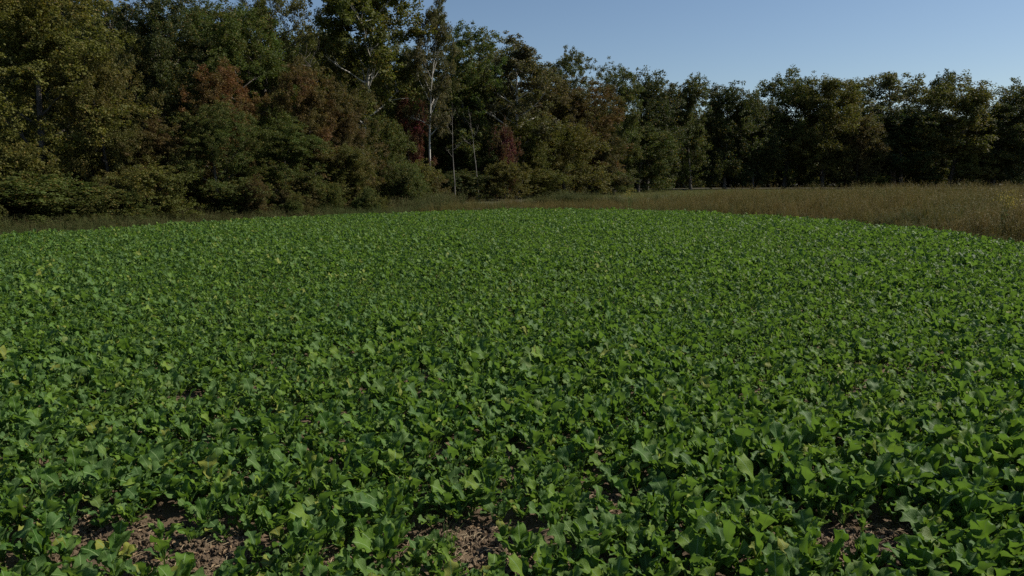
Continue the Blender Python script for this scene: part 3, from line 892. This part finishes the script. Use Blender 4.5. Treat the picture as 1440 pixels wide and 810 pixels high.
def with_trunk(p):
    mb = MB()
    for m in [p['trunk'], p['crown']] + p['limbs']:
        nv = len(m.vertices); co = np.empty(nv * 3, np.float32); m.vertices.foreach_get('co', co)
        fi = np.empty(len(m.loops), np.int32); m.loops.foreach_get('vertex_index', fi)
        r = np.empty(nv, np.float32); m.attributes['rnd'].data.foreach_get('value', r)
        mb.add(co.reshape(-1, 3), fi.reshape(-1, 4), None, r.astype(float), 0 if m is p['crown'] else 1)
    return lambda fc: mb.mesh('wood_tree', [fc, M_BARK], False)
n = len(P_)
wp = [with_trunk(PROTO['far_round'][0]), with_trunk(PROTO['far_round'][2]), with_trunk(PROTO['mid_oval'][0])]
idx = RNG.integers(0, 9, n)
WM = [mat_tree_leaf('wood_leaf_' + c, .3, COLS[c]) for c in ('dark', 'green', 'olive')]
src = [(wp[k % 3](WM[k // 3]), (1, 1, 1, 1)) for k in range(9)]
bw = PROTO['bush'][0]['crown']; bw2 = PROTO['bush'][1]['crown']
for b_, m_ in ((bw, WM[0]), (bw2, WM[2]), (bw, WM[1])):
    b_ = b_.copy(); b_.materials.clear(); b_.materials.append(m_); src.append((b_, (1, 1, 1, 1)))
idx[m0:] = 9 + RNG.integers(0, 3, n - m0)
scatter('background_wood', P_, np.stack([np.zeros(n), np.zeros(n), RNG.uniform(0, 6.28, n)], 1), S_, idx, src, 'dense dark wood filling in behind the front trees')

# ------------------------------------------------------------------ single weeds
M_WEED = mat_blade('green_grass_blade', [(0, (.07, .13, .03)), (1, (.13, .18, .05))])
M_PLUME = mat_blade('yellow_plume', [(0, (.26, .22, .04)), (1, (.38, .32, .06))])
for k, (px, py, h, lb) in enumerate((
    (628, 770, .17, 'small tuft of grass growing in the middle bare soil patch'),
    (388, 720, .20, 'thin grass tuft right of the left bare soil patch'),
    (1085, 742, .18, 'fine grass tuft at the left side of the right bare soil patch'),
    (905, 652, .17, 'wispy grass tuft poking out of the crop right of centre'))):
    x_, y_ = ground_from_px(px, py, 0)
    g = obj('grass_weed', tuft(300 + k, M_WEED, 16, h, .03, .0028, False), loc=(x_, y_, float(soil_z(x_, y_)) - .01))
    tag(g, lb, 'grass tuft', 'grass weeds growing in the crop')

def goldenrod(px, d, top, lb):
    rg = random.Random(px); x_ = at(px, d); z_ = float(ground_z(x_, d)) - .06; H = height_for(top, d) - z_
    e = obj('goldenrod', None, loc=(x_, d, z_)); tag(e, lb, 'weed', 'tall weeds standing out of the meadow')
    for q in range(4):
        az = rg.uniform(0, 6.28); h = H * rg.uniform(.8, 1)
        p = path((rg.gauss(0, .05), rg.gauss(0, .05), 0), (math.cos(az) * .12, math.sin(az) * .12, 1), h, 6, .04, .02, rg)
        m = MB(); m.tube(p, np.linspace(.009, .003, 7), 4, r=rg.random())
        for _ in range(26):
            t = rg.uniform(.15, .9); c = p[int(t * 6)]; an = rg.uniform(0, 6.28); s = rg.uniform(.05, .10)
            dd = np.array([math.cos(an), math.sin(an), rg.uniform(-.1, .5)]); ee = np.array([-math.sin(an), math.cos(an), 0]) * .14
            m.add([c, c + dd * s * .5 + ee * s, c + dd * s, c + dd * s * .5 - ee * s], [(0, 1, 2, 3)], None, rg.random())
        obj('stem', m.mesh('stem', [M_WEED], False), e)
        m = MB()
        for _ in range(90):
            u = rg.random(); c = p[-1] + np.array([rg.gauss(0, .05 + .05 * u), rg.gauss(0, .05 + .05 * u), -u * .28]); s = rg.uniform(.012, .026)
            dd = np.array([rg.gauss(0, 1), rg.gauss(0, 1), rg.gauss(0, 1)]); dd /= np.linalg.norm(dd); ee = np.cross(dd, (0, .1, 1.0))
            m.add([c - dd * s, c + ee * s * .7, c + dd * s, c - ee * s * .7], [(0, 1, 2, 3)], None, rg.random())
        obj('flower_plume', m.mesh('flower_plume', [M_PLUME], False), e)
goldenrod(884, 31.5, 262, 'yellow flowering weed standing out of the meadow beyond the crop edge')
goldenrod(1404, 17.5, 262, 'tall yellowish weed in the brown meadow near the right frame edge')

# ------------------------------------------------------------------ tangled low brush between the verge and the front trees
n = 2600
x = RNG.uniform(-30, 8, n); y = RNG.uniform(12, 62, n); d = dist_poly(x, y, FIELD)
k = ~in_poly(x, y, FIELD) & (d > 1.6) & (d < 8) & (x < -4.5) & (x / y < -.13) & (vnoise(x, y, .8) > .38)
x, y, d = x[k], y[k], d[k]; n = len(x); print('brush', n)
sc_ = np.clip(.10 + d * .06, .16, .45) * RNG.uniform(.6, 1.3, n)
bsrc = []
for col_ in ('green', 'olive', 'bright', 'brown'):
    mm = mat_tree_leaf('brush_leaf_' + col_, .3, COLS[col_])
    for q in (0, 1):
        b_ = PROTO['bush'][q]['crown'].copy(); b_.materials.clear(); b_.materials.append(mm); bsrc.append((b_, (1, 1, 1, 1)))
scatter('low_brush', np.stack([x, y, ground_z(x, y) - .1], 1), np.stack([RNG.normal(0, .25, n), RNG.normal(0, .25, n), RNG.uniform(0, 6.28, n)], 1),
        np.stack([sc_, sc_, sc_ * RNG.uniform(.7, 1.5, n)], 1), RNG.integers(0, 8, n), bsrc, 'tangle of low green brush along the foot of the left wood')

# dead leaves and stubble on the bare soil
mb = MB(); rg = random.Random(9)
for _ in range(520):
    bx, by, br = rg.choice(BARE)
    x_, y_ = bx + rg.gauss(0, br * .9), by + rg.gauss(0, br * .65); a = rg.uniform(0, 6.28); l = rg.uniform(.006, .019); w = l * rg.uniform(.35, .6)
    z0 = float(soil_z(x_, y_)) + rg.uniform(.006, .014); c = np.array([x_, y_, z0]); d = np.array([math.cos(a), math.sin(a), rg.uniform(-.2, .3)]); e = np.array([-math.sin(a), math.cos(a), rg.uniform(-.4, .4)]); up = np.array([0, 0, l * .4])
    mb.add([c - d * l, c + e * w + up, c + d * l, c - e * w + up, c], [(0, 4, 3, 0), (0, 1, 4, 0)][:0] + [(0, 1, 2, 4), (0, 4, 2, 3)], None, rg.random())
M_DEAD = mat_blade('dead_leaf', [(0, (.12, .075, .04)), (.5, (.22, .15, .085)), (1, (.32, .25, .16))], .1)
tag(obj('dead_leaves', mb.mesh('dead_leaves', [M_DEAD], False)), 'small brown dead leaves scattered over the bare soil', kind='stuff')
